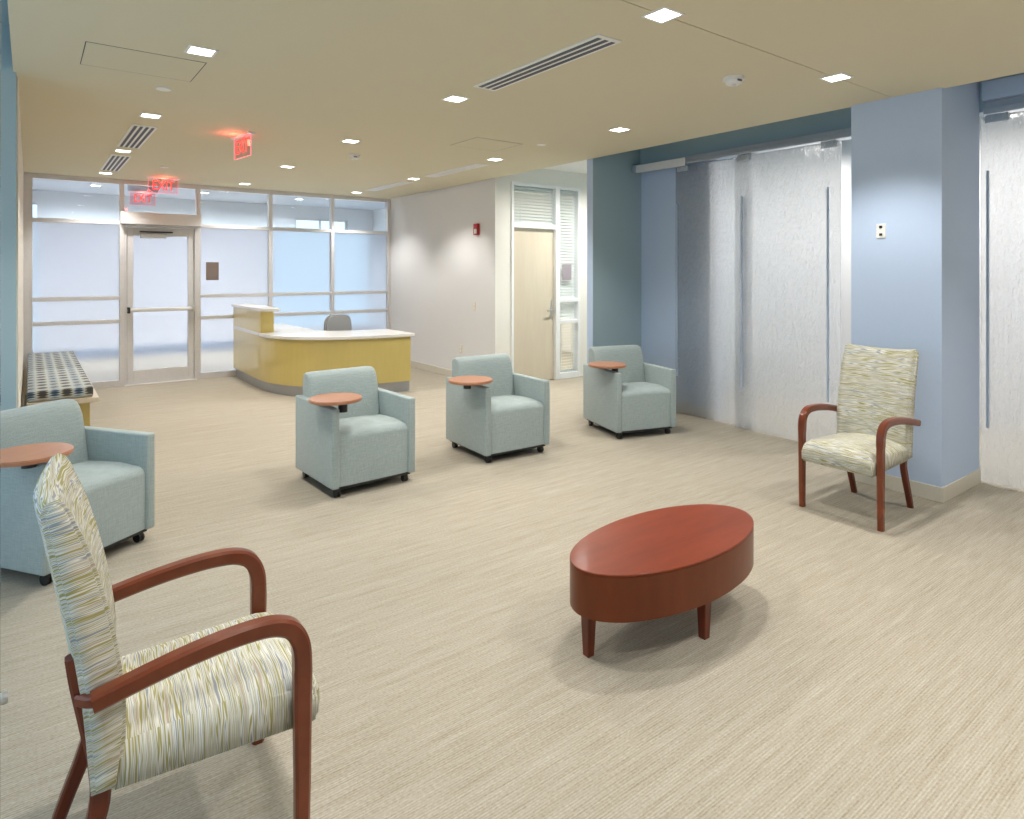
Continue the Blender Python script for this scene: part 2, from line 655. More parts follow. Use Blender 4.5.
# blue wall beside the opening
struct('wall_right', box(XG, XG + 0.12, 4.08, YT, 0, 2.72), 'wall_daylit', 'blue wall behind the left sliding glass panel')
struct('wall_right_header', box(XG - 0.02, XG + 0.12, -4.2, YT, 2.72, RZ), 'wall_teal', 'teal header above the sliding glass')
# blue pier
struct('wall_pier', box(4.86, 5.545, 1.72, 2.31, 0, RZ), 'wall_daylit', 'blue pier with white wall plate')
# shells of spaces behind the camera and beyond the openings
struct('wall_back', box(-1.75, 9.2, -4.3, -4.2, 0, RZ), 'wall_white')
struct('wall_far_right', box(9.2, 9.3, -4.2, 14.2, 0, RZ), 'wall_white')
bm = bmesh.new()
add_box(bm, -1.75, -1.65, -4.2, -1.6, 0, RZ)
add_box(bm, -1.75, -1.65, 4.8, YT, 0, RZ)
add_box(bm, -1.75, -1.65, -1.6, 4.8, 0, 0.25)
add_box(bm, -1.75, -1.65, -1.6, 4.8, 2.65, RZ)
struct('wall_left_window', bm, 'wall_white', 'white wall holding the daylight windows')
# room behind sliding glass: its back wall
struct('wall_inner_room', box(7.5, 7.6, -4.2, YT, 0, RZ), 'wall_white', 'white wall of the room behind the rippled glass')
# room behind the maple door
bm = bmesh.new()
add_box(bm, XR + 0.12, 9.2, 9.6, 9.7, 0, 2.966)
add_box(bm, 8.2, 8.3, YD + 0.12, 9.6, 0, 2.966)
struct('wall_office', bm, 'wall_cream', 'inner walls of the office behind the blinds')
# hall beyond the glass
bm = bmesh.new()
YH = 13.5
add_box(bm, 0.11, 3.95, YH, YH + 0.12, 0, 2.9)
add_box(bm, 3.95, 4.45, YH, YH + 0.12, 2.41, 2.9)
add_box(bm, 5.6, 6.15, YH, YH + 0.12, 2.41, 2.9)
add_box(bm, -0.13, 0.045, YH, YH + 0.12, 0, 2.9)
add_box(bm, 6.15, 9.2, YH, YH + 0.12, 0, 2.9)
add_box(bm, 4.45, 5.6, YH, YH + 0.12, 2.65, 2.9)
add_box(bm, 3.95, 6.15, YH, YH + 0.12, 0, 0.3)
add_box(bm, 0.045, 0.11, YH, YH + 0.12, 2.69, 2.9)
add_box(bm, 0.045, 0.11, YH, YH + 0.12, 0, 0.15)
add_box(bm, -0.13, -0.03, YB + 0.1, YH, 0, 2.9)
add_box(bm, 6.2, 6.3, YB + 0.1, YH, 0, 2.9)
struct('wall_hall', bm, 'wall_hall', 'pale wall of the hall behind the glass wall')
bm = bmesh.new()
add_box(bm, 0.0, 3.95, YH - 0.012, YH, 0, 0.16)
add_box(bm, 3.95, 6.2, YH - 0.012, YH, 0, 0.16)
struct('baseboard_hall', bm, 'base_grey', 'grey-blue baseboard along the hall behind the glass')

# baseboards
bh = 0.10
struct('baseboard_left', box(XL, XL + 0.012, YT, YB - 0.05, 0, bh, .003), 'base')
struct('baseboard_alarm', box(XR - 0.012, XR, YD, YB - 0.05, 0, bh, .003), 'base', 'putty baseboard below the white wall')
struct('baseboard_door', box(XR - 0.012, 5.13, YD - 0.012, YD, 0, bh, .003), 'base', 'putty baseboard left of the maple door')
struct('baseboard_right_wing', box(XR, XG, YT - 0.012, YT, 0, bh, .003), 'base', 'putty baseboard behind the corner armchair')
struct('baseboard_right', box(XG - 0.012, XG, 4.08, YT, 0, bh, .003), 'base', 'putty baseboard behind the left glass panel')
bm = bmesh.new()
add_box(bm, 4.848, 4.86, 1.708, 2.31, 0, bh, .003)
add_box(bm, 4.86, 5.535, 1.708, 1.72, 0, bh, .003)
struct('baseboard_pier', bm, 'base', 'putty baseboard around the blue pier')
struct('baseboard_left_wing', box(-1.65, XL, YT - 0.112, YT - 0.1, 0, bh, .003), 'base', 'baseboard below the teal wall at left')

# daylight windows on the left (outside the frame): frame and panes
w6 = sgroup('window_6', 'wide daylight window on the left side of the lounge')
bm = bmesh.new()
for y in (-1.6, 0.0, 1.6, 3.2, 4.75):
    add_box(bm, -1.73, -1.67, y, y + 0.05, 0.25, 2.65)
add_box(bm, -1.73, -1.67, -1.6, 4.8, 0.25, 0.30)
add_box(bm, -1.73, -1.67, -1.6, 4.8, 2.60, 2.65)
obj('window_frame', bm, 'alu', w6)
obj('pane', box(-1.705, -1.70, -1.6, 4.8, 0.28, 2.62), 'glass', w6)

# hall windows
w7 = sgroup('window_7', 'bright blue hall window seen through the top right panes')
bm = bmesh.new()
for x in (3.95, 6.11):  # wide lower part shaped to spread the glow over the frosted panes
    add_box(bm, x, x + 0.04, YH + 0.03, YH + 0.08, 0.3, 2.41)
for x in (4.45, 4.98, 5.56):
    add_box(bm, x, x + 0.03, YH + 0.03, YH + 0.08, 2.41, 2.65)
add_box(bm, 3.95, 6.15, YH + 0.03, YH + 0.08, 0.3, 0.34)
add_box(bm, 3.95, 6.15, YH + 0.03, YH + 0.08, 2.37, 2.41)
add_box(bm, 4.45, 5.6, YH + 0.03, YH + 0.08, 2.61, 2.65)
obj('window_frame', bm, 'alu', w7)
obj('pane', box(3.97, 6.13, YH + 0.05, YH + 0.056, 0.32, 2.40), 'glass', w7)
obj('pane', box(4.47, 5.58, YH + 0.05, YH + 0.056, 2.41, 2.63), 'glass', w7)
w8 = sgroup('window_8', 'narrow cyan slit of window at the far left of the hall')
bm = bmesh.new()
for zz in (0.15, 0.9, 1.6, 2.3, 2.66):
    add_box(bm, 0.045, 0.11, YH + 0.03, YH + 0.08, zz, zz + 0.03)
obj('window_frame', bm, 'alu', w8)
obj('pane', box(0.046, 0.109, YH + 0.05, YH + 0.056, 0.16, 2.68), 'glass', w8)

# =================================================================== the glass wall at the back
MX = [(-0.055, 0.035), (0.965, 1.02), (1.905, 1.96), (2.905, 2.96), (3.88, 3.93), (4.865, 4.92)]
fy0, fy1 = YB - 0.05, YB + 0.05
names = ['left bay of the glass wall, beside the cream wall', None,
         'bay of the glass wall with the taupe sign, right of the glass door',
         'bay of the glass wall behind the raised desk counter, second from the right',
         'rightmost bay of the glass wall, in the corner of the white wall']
wn = 1
for i in range(5):
    xa = MX[i][1]
    xb = MX[i + 1][0]
    if i == 1:
        continue
    w = sgroup('window_%d' % wn, names[i], ((xa + xb) / 2, YB, 0))
    wn += 1
    ox = (xa + xb) / 2
    bm = bmesh.new()
    for z0, z1 in ((0.0, 0.085), (0.845, 0.895), (1.155, 1.205), (2.155, 2.205), (2.70, C)):
        add_box(bm, xa - ox, xb - ox, -0.05, 0.05, z0, z1, .003)
    if i == 0:
        add_box(bm, MX[0][0] - ox, xa - ox, -0.05, 0.05, 0, C, .003)
        add_box(bm, xb - ox, MX[1][1] - ox, -0.05, 0.05, 0, C, .003)
    elif i == 2:
        add_box(bm, MX[2][0] - ox, xa - ox, -0.05, 0.05, 0, C, .003)
        add_box(bm, xb - ox, MX[3][1] - ox, -0.05, 0.05, 0, C, .003)
    else:
        add_box(bm, xb - ox, MX[i + 1][1] - ox, -0.05, 0.05, 0, C, .003)
    obj('window_frame', bm, 'alu', w)
    for z0, z1, mt in ((0.085, 0.845, 'frost'), (0.895, 1.155, 'frost'), (1.205, 2.155, 'frost'), (2.205, 2.70, 'glass')):
        obj('pane', box(xa - ox, xb - ox, -0.004, 0.004, z0, z1), mt, w)

# glass entrance door in bay 2
d1 = sgroup('door_1', 'aluminium framed glass door below the exit sign', (1.4625, YB, 0))
xa, xb = 1.02 - 1.4625, 1.905 - 1.4625
bm = bmesh.new()
add_box(bm, xa, xb, -0.05, 0.05, 2.70, C, .003)
add_box(bm, xa, xb, -0.05, 0.05, 2.135, 2.30, .003)
add_box(bm, xa, xa + 0.028, -0.05, 0.05, 0, 2.135, .003)
add_box(bm, xb - 0.028, xb, -0.05, 0.05, 0, 2.135, .003)
obj('door_frame', bm, 'alu', d1)
obj('transom_pane', box(xa, xb, -0.004, 0.004, 2.30, 2.70), 'glass', d1)
obj('operator_cover', box(xa - 0.05, xb + 0.05, -0.16, -0.05, 2.165, 2.325, .006), 'alu_white', d1)
bm = bmesh.new()
la, lb = xa + 0.032, xb - 0.032
add_box(bm, la, la + 0.075, -0.03, 0.02, 0.012, 2.13, .003)
add_box(bm, lb - 0.075, lb, -0.03, 0.02, 0.012, 2.13, .003)
add_box(bm, la + 0.075, lb - 0.075, -0.03, 0.02, 2.02, 2.13, .003)
add_box(bm, la + 0.075, lb - 0.075, -0.03, 0.02, 0.012, 0.195, .003)
leaf = obj('door_leaf', bm, 'alu', d1)
obj('pane', box(la + 0.075, lb - 0.075, -0.009, -0.001, 0.195, 2.02), 'frost', leaf)
bm = bmesh.new()
add_box(bm, la + 0.0, lb - 0.0, -0.105, -0.07, 0.985, 1.035, .012)
pb = obj('panic_bar', bm, 'alu_white', d1)
for x in (la + 0.002, lb - 0.035):
    obj('end_bracket', box(x, x + 0.03, -0.112, -0.03, 0.97, 1.05, .006), 'plastic_black' if x < 0 else 'steel', pb)
cl = obj('door_closer', box(-0.26, 0.06, -0.10, -0.03, 1.985, 2.05, .006), 'steel', d1)
bm = bmesh.new()
add_box(bm, -0.27, 0.13, -0.12, -0.09, 2.06, 2.078, .003)
obj('closer_arm', bm, 'plastic_black', cl)
obj('threshold', box(xa, xb, -0.09, 0.06, 0.0, 0.010, .003), 'alu_white', d1)

tag(obj('wall_sign', box(2.035, 2.205, YB - 0.016, YB - 0.006, 1.405, 1.665, .002), 'plaque'),
    'taupe square sign stuck on the glass right of the glass door', 'sign')

# =================================================================== maple door with side light
d2 = sgroup('door_2', 'pale maple door in a white frame with glazed transom', (0, YD, 0))
bm = bmesh.new()
fa, fb = -0.02, 0.10
for x0, x1, z0, z1 in ((5.177, 5.217, 0, 2.741), (5.96, 6.035, 0, 2.741), (6.385, 6.427, 0, 2.741)):
    add_box(bm, x0, x1, fa, fb, z0, z1, .004)
for x0, x1, z0, z1 in ((5.217, 5.96, 2.695, 2.741), (6.035, 6.385, 2.695, 2.741), (5.217, 5.96, 2.125, 2.19),
                       (6.035, 6.385, 1.095, 1.145), (6.035, 6.385, 0.79, 0.84), (6.035, 6.385, 0.0, 0.085)):
    add_box(bm, x0, x1, fa, 0.035 if 0.5 < z0 < 1.5 else fb, z0, z1, .004)
obj('door_frame', bm, 'frame_white', d2)
dl = obj('door_leaf', box(5.221, 5.956, 0.035, 0.08, 0.01, 2.12, .002), 'maple_pale', d2)
bm = bmesh.new()
add_box(bm, 5.905, 5.925, 0.029, 0.036, 0.86, 1.12, .002)
add_cyl(bm, 0.011, (5.915, 0.032, 0.98), (5.915, -0.02, 0.98), 12)
add_box(bm, 5.80, 5.925, -0.028, -0.012, 0.97, 0.99, .004)
obj('door_handle', bm, 'steel', dl)
for z0, z1, x0, x1 in ((2.19, 2.695, 5.217, 5.96), (1.145, 2.695, 6.035, 6.385), (0.84, 1.095, 6.035, 6.385), (0.085, 0.79, 6.035, 6.385)):
    obj('pane', box(x0, x1, 0.012, 0.018, z0, z1), 'glass', d2)


def blind(x0, x1, z0, z1, label, tilt, pitch=0.042, y=YD + 0.066):
    t = thing('venetian_blind', label, 'blind', ((x0 + x1) / 2, y, z0), 0, 'venetian blinds behind the door glazing')
    w = (x1 - x0) / 2
    obj('head_rail', box(-w, w, -0.02, 0.02, z1 - z0 - 0.03, z1 - z0, .003), 'blind', t)
    bm = bmesh.new()
    k = 0.03
    zz = 0.03
    while zz < z1 - z0 - 0.04:
        b = bmesh.new()
        bmesh.ops.create_cube(b, size=1)
        bmesh.ops.scale(b, vec=(2 * w, 0.045, 0.0025), verts=b.verts)
        tt = tilt(zz + z0)
        merge(bm, b, Matrix.Translation((0, 0, zz)) @ Matrix.Rotation(tt, 4, 'X'))
        zz += pitch
    obj('slats', bm, 'blind', t)
    obj('bottom_rail', box(-w, w, -0.018, 0.018, 0.0, 0.018, .003), 'blind', t)
    for x in (-w * .6, w * .6):
        obj('ladder_tape', box(x - .004, x + .004, -0.024, -0.022, 0.01, z1 - z0), 'blind', t)


blind(5.222, 5.955, 2.192, 2.69, 'white slatted blind in the transom above the maple door', lambda z_: radians(45))
blind(6.04, 6.38, 0.088, 2.69, 'tall white slatted blind behind the narrow side light', lambda z_: radians(50) if z_ > 0.85 else radians(-8))
tag(obj('room_sign', box(6.10, 6.27, YD + 0.002, YD + 0.010, 1.41, 1.63, .002), 'plaque_mauve'),
    'mauve grey room sign on the narrow glass beside the maple door', 'sign')

# =================================================================== sliding glass
tk = thing('sliding_door_track', 'long aluminium sliding door track under the teal header, left of the blue pier', 'track', (5.58, 3.7, 0), 0, 'sliding door tracks')
obj('rail', box(-0.06, 0.06, -1.385, 1.385, 2.668, 2.70, .004), 'track', tk)
obj('cover_strip', box(-0.05, 0.10, -1.385, 1.385, 2.702, 2.745, .003), 'track', tk)
obj('end_housing', box(-0.085, -0.062, 0.62, 1.30, 2.645, 2.73, .004), 'alu_white', tk)
tk2 = thing('sliding_door_track', 'blue sliding door track and box header at the right edge, right of the pier', 'track', (5.58, 0.2, 0), 0, 'sliding door tracks')
obj('rail', box(-0.06, 0.06, -1.6, 1.49, 2.668, 2.712, .004), 'track', tk2)
obj('cover_box', box(-0.09, 0.10, -1.6, 1.49, 2.765, 2.90, .004), 'wall_daylit', tk2)
obj('cover_strip', box(-0.03, 0.08, -1.6, 1.49, 2.714, 2.763, .003), 'track', tk2)


def slider(y0, y1, x, label, hy, zt=2.655, group='rippled sliding glass panels'):
    t = thing('sliding_glass_panel', label, 'sliding door', (x, (y0 + y1) / 2, 0), 0, group)
    h = (y1 - y0) / 2
    obj('glass', box(-0.005, 0.005, -h, h, 0.012, zt, .002), 'rain', t)
    oy = (y0 + y1) / 2
    for y, sides in hy:
        bm = bmesh.new()
        for s in sides:
            add_box(bm, s * 0.030 - 0.008, s * 0.030 + 0.008, y - oy - 0.009, y - oy + 0.009, 0.41, 2.26, .005)
            for zz in (0.6, 2.07):
                add_cyl(bm, 0.006, (s * 0.005, y - oy, zz), (s * 0.03, y - oy, zz), 10)
        obj('pull_bar', bm, 'handle_blue', t)
    for s in (-1, 1):
        bm = bmesh.new()
        yc = s * (h - 0.10)
        add_box(bm, -0.022, 0.022, yc - 0.07, yc + 0.07, zt - 0.05, zt + 0.008, .004)
        for q in (-.035, .035):
            add_cyl(bm, 0.009, (-0.022, yc + q, zt - 0.02), (-0.028, yc + q, zt - 0.02), 12)
        obj('roller_clamp', bm, 'track', t)
    obj('floor_guide', box(-0.018, 0.018, -h + 0.02, -h + 0.08, 0.001, 0.05, .003), 'track', t)
    return t


slider(3.58, 4.53, 5.612, 'left rippled glass panel, overlapping the blue wall and the armchair', ((4.49, (-1,)), (3.66, (1,))))
slider(2.72, 3.75, 5.545, 'right rippled glass panel, between the pier and its overlapping neighbour', ((3.66, (-1, 1)), (2.82, (-1,))))
slider(0.64, 1.712, 5.545, 'rippled glass panel right of the blue pier, at the edge of the photo', ((1.66, (-1,)), (0.72, (-1,))))
slider(-0.45, 0.60, 5.612, 'rippled glass panel outside the right edge of the photo', ((-0.4, (-1,)), (0.52, (-1,))))

# =================================================================== ceiling fittings
light_proto = None


def downlight(x, y, label, z=C, group='square recessed ceiling lights', watts=None, col=None, ang=116):
    t = thing('ceiling_light', label, 'ceiling light', (x, y, z), 0, group)
    bm = bmesh.new()
    a, b_ = 0.074, 0.060
    for x0, x1, y0, y1 in ((-a, a, -a, -b_), (-a, a, b_, a), (-a, -b_, -b_, b_), (b_, a, -b_, b_)):
        add_box(bm, x0, x1, y0, y1, -0.004, -0.0003)
    obj('trim_ring', bm, 'plastic_white', t)
    obj('lens', box(-b_, b_, -b_, b_, -0.003, -0.0003), 'lamp_lens', t)
    d = bpy.data.lights.new('lamp', 'SPOT')
    d.energy = watts or LAMP * 4
    d.color = col or LAMP_COL
    d.spot_size = radians(ang)
    d.spot_blend = 0.55 if ang < 130 else 1.0
    d.shadow_soft_size = 0.06
    lo = bpy.data.objects.new('lamp', d)
    COL.objects.link(lo)
    lo.parent = t
    lo.location = (0, 0, -0.012)
    return t


XS = (0.765, 2.42, 4.08)
YS = (2.03, 3.90, 5.76, 7.62, 9.48)
LBL = {
    (1, 0): 'square recessed light on the ceiling joint at the top of the photo',
    (2, 0): 'square recessed light on the ceiling joint, beside the blue pier',
    (0, 1): 'large square ceiling light at upper left, beside the long access panel outline',
    (1, 1): 'square ceiling light at the near left of the long three slot air diffuser',
    (2, 1): 'square ceiling light near the ceiling edge, above the corner armchair',
    (0, 2): 'square ceiling light just in front of the nearer left air grille',
    (1, 2): 'square ceiling light right beside the small smoke detector',
    (2, 2): 'square ceiling light between the small access panel and the maple door wall',
    (0, 3): 'square ceiling light between the two left air grilles',
    (1, 3): 'small ceiling light right of the hanging exit sign, between door and desk',
    (2, 3): 'small ceiling light beside the far white diffuser, near the red alarm wall',
    (0, 4): 'small ceiling light behind the farther left air grille, at the glass wall',
    (1, 4): 'small ceiling light at the top of the glass wall, right of the glass door',
    (2, 4): 'small ceiling light in the far corner above the reception desk',
}
for j, y in enumerate(YS):
    for i, x in enumerate(XS):
        if (i, j) == (0, 0):
            downlight(x, y, 'square recessed light above the striped chair, above the photo')
        else:
            downlight(x, y, LBL[(i, j)])
for i, x in enumerate(XS):
    for j, y in enumerate((0.16, -1.70, -3.4)):  # unseen rows added behind the camera for soft fill
        downlight(x, y, 'unseen square fill light added behind the viewer, %s row, %s column' %
                  (('nearest', 'middle', 'farthest')[j], ('left', 'middle', 'right')[i]), group='added fill lights behind the viewer')
for i, x in enumerate((0.85, 2.45, 4.1)):
    downlight(x, 12.2, ('hall light seen through the top left pane', 'hall light seen through the pane right of the exit sign',
                        'hall light seen through the pane above the reception desk')[i], 2.9, 'hall ceiling lights behind the glass', 760, HALL_COL, 172)
for i, (x, y) in enumerate(((6.8, 3.9), (6.8, 2.0), (6.8, 0.1), (6.8, -1.8))):
    downlight(x, y, 'light in the room behind the rippled glass, %s' % ('far end', 'behind the pier', 'beyond the right edge', 'nearest end')[i],
              RZ, 'lights in the room behind the rippled glass', 260, (1.0, 0.955, 0.90), 168)
downlight(6.2, 8.2, 'light in the office behind the slatted blinds', 2.966, 'office light', 600, LAMP_COL, 168)
downlight(6.6, 6.0, 'light in the side corridor beyond the teal wall', 2.966, 'corridor light', 260, LAMP_COL, 160)
downlight(5.6, 6.0, 'light in the side corridor nearest the maple door', 2.966, 'corridor light', 200, LAMP_COL, 160)


def diffuser(x, y, L, wd, slots, label, slot_mat='vent_slot'):
    t = thing('air_diffuser', label, 'air vent', (x, y, C), 0, 'linear ceiling air vents')
    obj('frame', box(-wd / 2, wd / 2, -L / 2, L / 2, -0.008, -0.0003, .001), 'plastic_white', t)
    pitch = (wd - 0.02) / slots
    for k in range(slots):
        xc = -wd / 2 + 0.01 + pitch * (k + .5)
        obj('slot', box(xc - pitch * .27, xc + pitch * .27, -L / 2 + 0.03, L / 2 - 0.03, -0.0105, -0.0085), slot_mat, t)


diffuser(2.43, 2.97, 1.17, 0.17, 3, 'long white air diffuser with three dark slots, top middle of the photo')
diffuser(0.78, 6.76, 1.17, 0.19, 4, 'nearer of the two slotted air grilles on the left of the ceiling')
diffuser(0.78, 8.54, 1.25, 0.19, 4, 'farther of the two slotted air grilles, nearest the glass wall')
diffuser(4.14, 6.70, 1.2, 0.17, 3, 'pale air diffuser beside the small access panel, far right of the ceiling', 'alu_white')
diffuser(4.14, 8.50, 1.2, 0.17, 3, 'pale air diffuser over the right end of the reception desk', 'alu_white')


def access_panel(x0, x1, y0, y1, label):
    t = thing('access_panel', label, 'ceiling panel', ((x0 + x1) / 2, (y0 + y1) / 2, C), 0, 'ceiling access panels')
    a, b_ = (x1 - x0) / 2, (y1 - y0) / 2
    obj('panel', box(-a + .006, a - .006, -b_ + .006, b_ - .006, -0.002, -0.0003), 'ceiling', t)
    bm = bmesh.new()
    g = 0.004
    for q in ((-a, a, -b_, -b_ + g), (-a, a, b_ - g, b_), (-a, -a + g, -b_ + g, b_ - g), (a - g, a, -b_ + g, b_ - g)):
        add_box(bm, *q, -0.0012, -0.0003)
    obj('gap', bm, 'dark', t)


access_panel(0.24, 0.835, 4.10, 4.57, 'long flush ceiling access panel at upper left')
access_panel(3.27, 3.80, 4.90, 5.37, 'small flush ceiling access panel near the maple door')


def smoke(x, y, r, label):
    t = thing('smoke_detector', label, 'smoke detector', (x, y, C), 0, 'smoke detectors')
    bm = bmesh.new()
    add_cyl(bm, r, (0, 0, -0.0003), (0, 0, -0.018), 32)
    obj('base', bm, 'plastic_white', t, True, True)
    bm = bmesh.new()
    add_cyl(bm, r * .86, (0, 0, -0.0185), (0, 0, -0.045), 32, r * .70, .006)
    obj('head', bm, 'plastic_white', t, True, True)
    bm = bmesh.new()
    add_cyl(bm, r * .2, (0, 0, -0.0455), (0, 0, -0.05), 16)
    obj('test_button', bm, 'alu', t)
    obj('vent_slit', box(-r * .45, r * .1, -r * .86, -r * .72, -0.034, -0.024), 'vent_slot', t)


smoke(3.56, 2.42, 0.065, 'round white smoke detector at upper right, between two ceiling lights')
smoke(2.74, 6.42, 0.06, 'small smoke detector above the middle armchair, further back')


def sprinkler(x, y, label):
    t = thing('sprinkler_cap', label, 'sprinkler', (x, y, C), 0, 'ceiling sprinkler caps')
    bm = bmesh.new()
    add_cyl(bm, 0.045, (0, 0, -0.0003), (0, 0, -0.008), 28)
    obj('cover_plate', bm, 'plastic_white', t, True, True)


sprinkler(0.72, 4.85, 'round white sprinkler cap behind the long access panel')
sprinkler(3.95, 4.80, 'round white sprinkler cap beside the small access panel')
sprinkler(1.27, 8.50, 'sprinkler cap in front of the exit sign over the glass door')


def text_mesh(body, size, depth):
    c = bpy.data.curves.new('t', 'FONT')
    c.body = body
    c.size = size
    c.extrude = depth
    c.align_x = 'CENTER'
    c.align_y = 'CENTER'
    o = bpy.data.objects.new('t', c)
    COL.objects.link(o)
    bpy.context.view_layer.update()
    me = bpy.data.meshes.new_from_object(o.evaluated_get(bpy.context.evaluated_depsgraph_get()))
    bpy.data.objects.remove(o)
    b = bmesh.new()
    b.from_mesh(me)
    bpy.data.meshes.remove(me)
    return b


def exit_sign(x, y, z, rz, label, s=1.0, glow=True):
    t = thing('exit_sign', label, 'exit sign', (x, y, z), rz, 'red exit signs')
    obj('canopy', box(-0.19 * s, 0.19 * s, -0.035, 0.035, -0.014, -0.0003, .003), 'alu_white', t)
    p = obj('acrylic_panel', box(-0.17 * s, 0.17 * s, -0.004, 0.004, -0.20 * s, -0.0145), 'acrylic', t)
    bm = bmesh.new()
    for q in ((-0.17 * s, 0.17 * s, -0.204 * s, -0.2005 * s), (-0.1745 * s, -0.1705 * s, -0.2 * s, -0.0145), (0.1705 * s, 0.1745 * s, -0.2 * s, -0.0145)):
        add_box(bm, q[0], q[1], -0.004, 0.004, q[2], q[3])
    obj('lit_edge', bm, 'exit_edge', t)
    for sgn in (1,):
        b = text_mesh('EXIT', 0.185 * s, 0.001)
        bmesh.ops.scale(b, vec=(0.62, 1, 1), verts=b.verts)
        me = Matrix.Translation((0, -0.006 * sgn, -0.108 * s)) @ (Matrix.Rotation(pi / 2, 4, 'X') if sgn > 0 else Matrix.Rotation(pi, 4, 'Z') @ Matrix.Rotation(pi / 2, 4, 'X'))
        bmesh.ops.transform(b, matrix=me, verts=b.verts)
        xs = [v.co.x for v in b.verts]
        k = 0.25 * s / (max(xs) - min(xs))
        bmesh.ops.scale(b, vec=(k, 1, 1), verts=b.verts)
        obj('letters', b, 'exit_red', t)
    d = bpy.data.lights.new('lamp', 'POINT')
    d.energy = 1.6
    d.color = (1.0, 0.10, 0.06)
    d.shadow_soft_size = 0.03
    lo = bpy.data.objects.new('lamp', d)
    COL.objects.link(lo)
    lo.parent = t
    lo.location = (0, -0.07, -0.06)


exit_sign(1.535, 6.09, C, radians(-81.5), 'red exit sign hanging from the middle of the ceiling, seen edge-on')
exit_sign(1.41, 9.52, C, 0, 'red exit sign at the ceiling above the glass door, letters facing the viewer')
exit_sign(1.42, 11.5, 2.77, 0, 'fainter second exit sign seen through the transom glass')
struct('trim_2', box(1.22, 1.62, 11.42, 11.58, 2.77, 2.9), 'ceiling_grey', 'dropped beam stub holding the hall exit sign')

# =================================================================== wall plates
t = thing('fire_alarm', 'red fire alarm strobe on the white wall', 'fire alarm', (XR, 7.35, 2.11))
obj('housing', box(-0.045, -0.0005, -0.05, 0.05, -0.08, 0.075, .006), 'red', t)
obj('strobe_lens', box(-0.07, -0.045, -0.045, -0.005, -0.065, 0.0, .006), 'strobe', t)


def wall_plate(x, y, z, label, cat, kind, size=(0.07, 0.115), mat='plastic_ivory'):
    t = thing(kind, label, cat, (x, y, z))
    w, h = size[0] / 2, size[1] / 2
    obj('plate', box(-0.008, -0.0005, -w, w, -h, h, .003), mat, t)
    return t, w, h


t, w, h = wall_plate(XR, 7.43, 1.05, 'ivory light switch on the white wall below the fire alarm', 'light switch', 'light_switch')
for s in (-1, 1):
    obj('toggle', box(-0.012, -0.008, -0.012, 0.012, s * 0.028 - 0.018, s * 0.028 + 0.018, .002), 'plastic_white', t)
t, w, h = wall_plate(XR, 7.78, 0.43, 'ivory power outlet low on the white wall', 'power outlet', 'power_outlet')
for s in (-1, 1):
    obj('socket', box(-0.011, -0.008, -0.017, 0.017, s * 0.026 - 0.017, s * 0.026 + 0.017, .004), 'plastic_white', t)
t, w, h = wall_plate(4.86, 2.10, 1.825, 'white wall plate with two small buttons on the blue pier', 'wall plate', 'wall_plate', (0.064, 0.105), 'plastic_white')
for s in (-1, 1):
    obj('button', box(-0.014, -0.008, -0.010, 0.010, s * 0.027 - 0.009, s * 0.027 + 0.009, .002), 'plastic_black', t)

# =================================================================== club chairs with tablet arms
AW, AD = 0.645, 0.66


